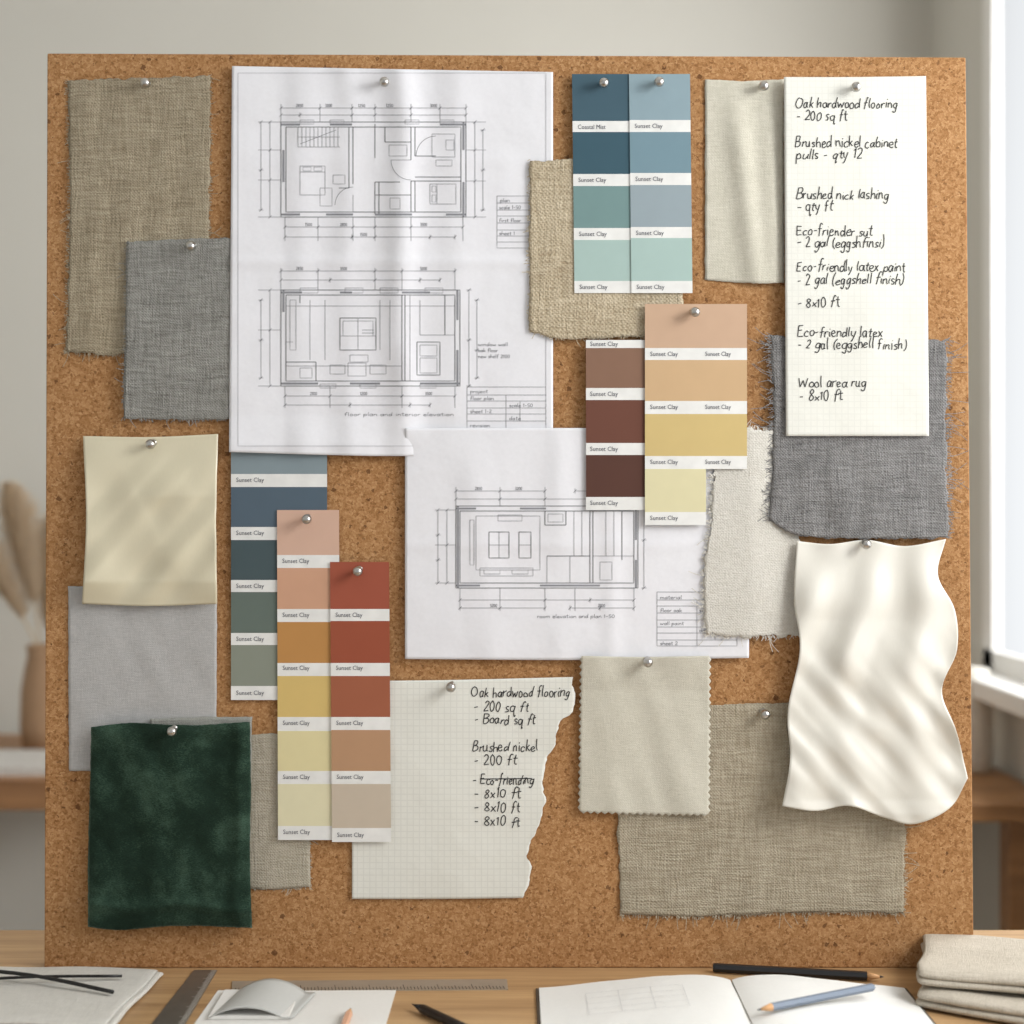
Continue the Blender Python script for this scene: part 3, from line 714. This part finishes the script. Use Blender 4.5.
def rl(p): return Vector(p)-e.location
a0=D(122,976,zc); a1=D(-60,982,zc+.002); b0=D(113,992,zc); b1=D(-40,968,zc+.002)
tube('temple_arm',[rl(a0),rl((a0+a1)/2+Vector((0,0,.002))),rl(a1)],.0014,blk,parent=e)
tube('temple_arm',[rl(b0),rl((b0+b1)/2+Vector((0,.002,.003))),rl(b1)],.0019,blk,parent=e)
for cx in (-.60,-.55):
    tube('lens_rim',[rl((cx+.022*math.cos(t*math.pi/6),-.052+.004*math.sin(t*math.pi/6),zc+.018+.017*math.sin(t*math.pi/6))) for t in range(13)],.0014,blk,parent=e)

# rulers
st=plain('ruler_steel',(122,116,108),.4,.6,var=.08)
dr=dq((194,971),(217,971),(176,1040),(140,1040))
r=frompoly('ruler',dr,ZD,.0012,st,label='dark steel ruler lying diagonally on the desk',cat='ruler')
st2=plain('ruler_light',(176,168,154),.4,.5,var=.05)
q=dq((232,982),(507,980),(508,990),(232,992))
r2=frompoly('ruler',q,ZD,.001,st2,label='long steel ruler with fine graduations beside the board',cat='ruler')
pale=plain('pale_engraving',(206,200,190),.5)
def ticks(ro,p0,p1,dirv,n,l,zz,mat,hw=.0004):
    vs=[];fs=[]
    p0=Vector(p0);p1=Vector(p1);d=(p1-p0).normalized(); dirv=Vector(dirv).normalized()
    for i in range(1,n):
        c=p0.lerp(p1,i/n); ll=l*(1.7 if i%10==0 else 1.3 if i%5==0 else 1); b=len(vs)
        for s_,t_ in ((-1,0),(1,0),(1,1),(-1,1)):
            w=c+d*hw*s_+dirv*ll*t_; vs.append((w.x-ro.location.x,w.y-ro.location.y,zz))
        fs.append((b,b+1,b+2,b+3))
    mk('graduations',vs,fs,mat,parent=ro,smooth=False)
ticks(r2,q[3],q[2],Vector(q[0])-Vector(q[3]),80,.0085,.0012,blk,.00035)
ticks(r,dr[1],dr[2],Vector(dr[0])-Vector(dr[1]),70,.005,.0014,pale)

wp=paper('desk_paper',(224,222,217)); wg=paper('curled_page_paper',(186,186,182))
sh=frompoly('paper_sheet',dq((218,991),(396,991),(380,1045),(180,1045)),ZD,.0008,wp,label='blank white paper sheet lying on the desk',cat='paper')
vs=[];fs=[]
A=D(262,1004,ZD); nb=10
prof=[]
for i in range(25):
    t=i/24
    prof.append((-.039+.074*t, .001+.013*math.sin(math.pi*min(1,t*1.15))**.8 if t*1.15<1 else .001))
for i,(a,z) in enumerate(prof):
    for j in range(nb+1):
        b=j/nb; vs.append((a+.012*b,-.045+.066*b,z*(.7+.3*b)+.0006))
for i in range(len(prof)-1):
    for j in range(nb):
        k=i*(nb+1)+j; fs.append((k,k+nb+1,k+nb+2,k+1))
bk=mk('curled_notepad',vs,fs,wg,label='small notepad with a curled grey page on the paper sheet',cat='notepad'); bk.location=A+Vector((0,0,.0014))
m=bk.modifiers.new('t','SOLIDIFY'); m.thickness=.0008; m.offset=1
pg=box('page_block',(-.044,-.047,0),(.028,.024,.0035),wp,.0005,parent=bk)
pg.location=(-.004,-.009,-.0002)

def pencil(name,tip,end,rr,col,label,cat='pencil',pen=False):
    tip=Vector(tip);end=Vector(end); d=(end-tip); Ln=d.length
    m=plain(name+'_paint',col,.4,k=1,var=.03)
    tl=.016
    ob=lathe(name,[(rr,tl),(rr,Ln-.002),(rr*.85,Ln)],m,20 if pen else 6,label=label,cat=cat,smooth=pen)
    if pen:
        lathe('pen_tip',[(.0005,0),(.0012,.005),(rr*.9,tl)],plain('pen_tip_metal',(60,60,62),.3,.8),16,parent=ob)
    else:
        lathe('sharpened_wood',[(rr*.3,.004),(rr*.98,tl)],plain('pencil_wood',(196,150,104),.6),12,parent=ob)
        lathe('lead',[(.0002,0),(rr*.3,.004)],plain('graphite',(50,50,54),.4,k=1),10,parent=ob)
    ob.matrix_world=Matrix.Translation(tip)@d.to_track_quat('Z','Y').to_matrix().to_4x4()
    return ob
zp=ZD+.0052
pencil('pencil',D(884,977,zp),D(713,967.5,zp),.0045,(30,30,32),'black pencil with bare wood point lying in front of the board')
pencil('pen',D(412,1004,zp),D(490,1040,zp),.0042,(34,34,36),'black pen lying on the desk',cat='pen',pen=True)
pencil('pencil',D(351,1008,ZD+.005),D(335,1050,ZD+.005),.0036,(206,160,132),'natural wood pencil lying on white paper')

# notebook
sx=.2085; y1=-.068; y0=-.262
cov=box('notebook',(.0225,y0-.004,ZD),(.3765,y1+.002,ZD+.0022),plain('notebook_cover',(70,62,54),.6),.001,label='open sketch notebook with blank white pages on the desk',cat='notebook')
npg=paper('notebook_paper',(222,221,217)); edgem=plain('page_edges',(198,194,186),.8)
def pages(sg,w,name,y0,y1):
    n=28; nb=16; vs=[];fs=[];mi=[]
    def zt(t): return .0030+.0125*(math.sin(math.pi*min(1,.05+.95*t)**.5))**1.15
    for i in range(n+1):
        t=i/n
        for j in range(nb+1):
            b=j/nb; vs.append((sg*(w*t+.0008),y0+(y1-y0)*b,zt(t)+.0006*noise.noise(Vector((t*5,b*5,sg)))))
    N0=len(vs)
    for i in range(n+1):
        for j in range(nb+1):
            vs.append((sg*(w*i/n+.0008),y0+(y1-y0)*j/nb,.0023))
    for i in range(n):
        for j in range(nb):
            k=i*(nb+1)+j; f=(k,k+nb+1,k+nb+2,k+1); g=tuple(N0+x for x in reversed(f)); fs+= [f,g]; mi+=[0,0]
        for j in (0,nb):
            k=i*(nb+1)+j; fs.append((k,k+nb+1,N0+k+nb+1,N0+k)); mi.append(1)
    for i in (0,n):
        for j in range(nb):
            k=i*(nb+1)+j; fs.append((k,k+1,N0+k+1,N0+k)); mi.append(1)
    o=mk(name,vs,fs,[npg,edgem],mi,parent=cov)
    o.location=Vector((sx,0,ZD))-cov.location
    bm=bmesh.new(); bm.from_mesh(o.data); bmesh.ops.recalc_face_normals(bm,faces=bm.faces); bm.to_mesh(o.data); bm.free()
    md=o.modifiers.new('e','EDGE_SPLIT')
    return o,zt
pl,zt=pages(-1,.182,'page_block',y0,y1); pr,_=pages(1,.164,'page_block',y0,y1)
vs=[];fs=[]
def pline(a,b,w=.0004):
    a=Vector(a);b=Vector(b);d=(b-a).normalized();e_=Vector((-d.y,d.x))*w/2;k=max(1,int((b-a).length/.006))
    for i in range(k):
        p=a.lerp(b,i/k);q=a.lerp(b,(i+1)/k);s0=len(vs)
        for v in (p-e_,p+e_,q+e_,q-e_): vs.append((-v.x,v.y,zt(v.x/.182)+.0009))
        fs.append((s0,s0+3,s0+2,s0+1))
for i in range(5): pline((.05,y1-.03-.014*i),(.14,y1-.03-.014*i))
for i in range(4): pline((.05+.03*i,y1-.03),(.05+.03*i,y1-.086))
mk('page_sketch',vs,fs,plain('faint_pencil',(184,184,184),.7),parent=pl,smooth=False)
pencil('pencil',D(757,1010,ZD+.0215),D(873,987,ZD+.0185),.0036,(112,124,140),'slate blue pencil resting on the open notebook')

# ---------------------------------------------------------------- room
wallm=plain('wall_paint',(208,206,198),.9,var=.015,scale=3); wallw=plain('white_trim_paint',(238,237,234),.6,var=.01,scale=5)
YB=1.72; XR=.925; XL=-2.3; ZC=2.6; YF=-2.4
def struct(o): o['kind']='structure'; return o
struct(box('wall_back',(XL-.1,YB,0),(XR+.1,YB+.1,ZC),wallm))
struct(box('wall_left',(XL-.1,YF,0),(XL,YB,ZC),wallm))
struct(box('floor',(XL-.1,YF,-.05),(XR+.1,YB+.1,0),wood('floor_boards',(122,106,88),(150,134,114),1)))
struct(box('ceiling',(XL-.1,YF,ZC),(XR+.1,YB+.1,ZC+.05),wallw))
WY0,WY1,WZ0,WZ1=-1.7,1.36,.90,2.35; TW=.03
def boxes(name,bl,mat,**kw):
    vs=[];fs=[]
    for lo,hi in bl:
        b=len(vs); vs+=[(x,y,z) for x in (lo[0],hi[0]) for y in (lo[1],hi[1]) for z in (lo[2],hi[2])]
        fs+=[tuple(b+i for i in f) for f in [(0,1,3,2),(4,6,7,5),(0,4,5,1),(2,3,7,6),(0,2,6,4),(1,5,7,3)]]
    return mk(name,vs,fs,mat,smooth=False,**kw)
struct(boxes('wall_right',[((XR,YF,0),(XR+TW,YB,WZ0)),((XR,YF,WZ1),(XR+TW,YB,ZC)),((XR,YF,WZ0),(XR+TW,WY0,WZ1)),((XR,WY1,WZ0),(XR+TW,YB,WZ1))],wallm))
fw=.05
struct(boxes('window_1',[((XR-.004,WY1-.055,WZ0),(XR+.015,WY1,WZ1)),((XR-.004,WY0-fw,WZ0),(XR+.015,WY0,WZ1)),((XR-.004,WY0,WZ1-fw),(XR+.015,WY1,WZ1)),((XR-.004,WY0,WZ0),(XR+.015,WY1,WZ0+.04)),
  ((XR-.004,-.32,WZ0),(XR+.015,-.26,WZ1))],wallw))
struct(box('trim_1',(XR-.08,WY0-.08,WZ0-.035),(XR+.01,WY1+.03,WZ0),wallw,.003))
struct(box('baseboard_back',(XL,YB-.015,0),(XR,YB,.1),wallw))

# ---------------------------------------------------------------- background furniture
tb=table('side_table',(-1.85,1.13),(-.72,1.66),.725,oak2,'long oak side table against the wall with vase on it',th=.055)
tb2=table('side_table',(.50,.92),(.91,1.6),.725,oak2,'oak side table below the window')
vz=.725; vx,vy=-.942,1.46
vase=lathe('vase',[(.04,0),(.05,.006),(.053,.05),(.051,.12),(.044,.165),(.038,.19),(.041,.212),(.036,.21),(.032,.19),(.038,.15),(.042,.1),(.042,.02)],plain('brown_ceramic',(162,130,100),.55),28,label='brown ceramic vase holding dried pampas grass',cat='vase')
vase.location=(vx,vy,vz)
pm=plain('pampas_plume',(222,202,174),.95); ps=plain('pampas_stem',(184,158,118),.8)
for i,(dx,dy,hh) in enumerate([(-.07,.0,.50),(.0,.05,.44),(-.16,-.03,.44)]):
    base=Vector((vx-.012+.012*i,vy,vz+.03)); top=Vector((vx+dx,vy+dy,vz+hh)); mid=base.lerp(top,.5)+Vector((-dx*.3,0,0))
    g=tube('pampas_grass',[Vector((0,0,0)),mid-base,top-base],.0016,ps,6,label='dried beige pampas grass stem standing in brown vase',cat='dried grass',group='pampas grass in vase'); g.location=base
    R=random.Random(i); vs=[];fs=[]; dirv=(top-mid).normalized()
    for k in range(1800):
        t=R.random(); p=(top-base)-dirv*.24*(1-t)+dirv*.03
        a=R.uniform(0,6.28); ln=.06*math.sin(math.pi*(.1+.85*t))+.012
        q_=p+Vector((math.cos(a)*ln*.8,math.sin(a)*ln*.8,ln*.8)); w=Vector((math.sin(a),-math.cos(a),0))*.002
        b=len(vs); vs+=[tuple(p-w),tuple(p+w),tuple(q_)]; fs.append((b,b+1,b+2))
    pl_=mk('plume',vs,fs,pm,parent=g); pl_['kind']='stuff'
frompoly('book',[(-1.4,1.17),(-.83,1.17),(-.83,1.37),(-1.4,1.37)],.725,.015,plain('grey_book',(206,204,200),.6),label='pale grey closed book lying on the side table',cat='book')
lathe('storage_jar',[(.03,0),(.034,.01),(.034,.16),(.028,.18),(.028,.19),(.002,.195)],plain('cream_ceramic',(218,214,204),.5),24,label='cream ceramic jar on the side table by the window',cat='jar').location=(.858,1.22,.725)

# ---------------------------------------------------------------- light
w=bpy.data.worlds.new('world'); S.world=w; w.use_nodes=True
nt=w.node_tree; bg=nt.nodes['Background']; bg.inputs[0].default_value=(.95,.975,1,1)
tc=nd(nt,'ShaderNodeTexCoord'); sp=nd(nt,'ShaderNodeSeparateXYZ'); nt.links.new(tc.outputs['Generated'],sp.inputs[0])
mr=nd(nt,'ShaderNodeMapRange'); mr.inputs['From Min'].default_value=.25; mr.inputs['From Max'].default_value=.6
mr.inputs['To Min'].default_value=.54; mr.inputs['To Max'].default_value=2.2
nt.links.new(sp.outputs[0],mr.inputs[0]); nt.links.new(mr.outputs[0],bg.inputs[1])
def area(name,locn,target,sx,sy,p,col):
    l=bpy.data.lights.new(name,'AREA'); l.shape='RECTANGLE'; l.size=sx; l.size_y=sy; l.energy=p; l.color=col
    o=bpy.data.objects.new(name,l); COL.objects.link(o); o.location=locn
    o.rotation_euler=(Vector(target)-Vector(locn)).to_track_quat('-Z','Z').to_euler(); return o
area('window_light',(1.30,-.60,1.80),(-.12,0,1.15),.6,.7,21.5,(1,.99,.97))
area('window_light',(1.3,.7,1.7),(-.5,1.2,1.0),.8,1.2,17,(1,1,.99))

cam=bpy.data.cameras.new('camera'); co=bpy.data.objects.new('camera',cam); COL.objects.link(co)
co.location=CAM; co.rotation_euler=(math.radians(90),0,0); cam.lens=50; cam.sensor_width=36; cam.clip_start=.01
cam.dof.use_dof=True; cam.dof.focus_distance=1.42; cam.dof.aperture_fstop=2.8
S.camera=co
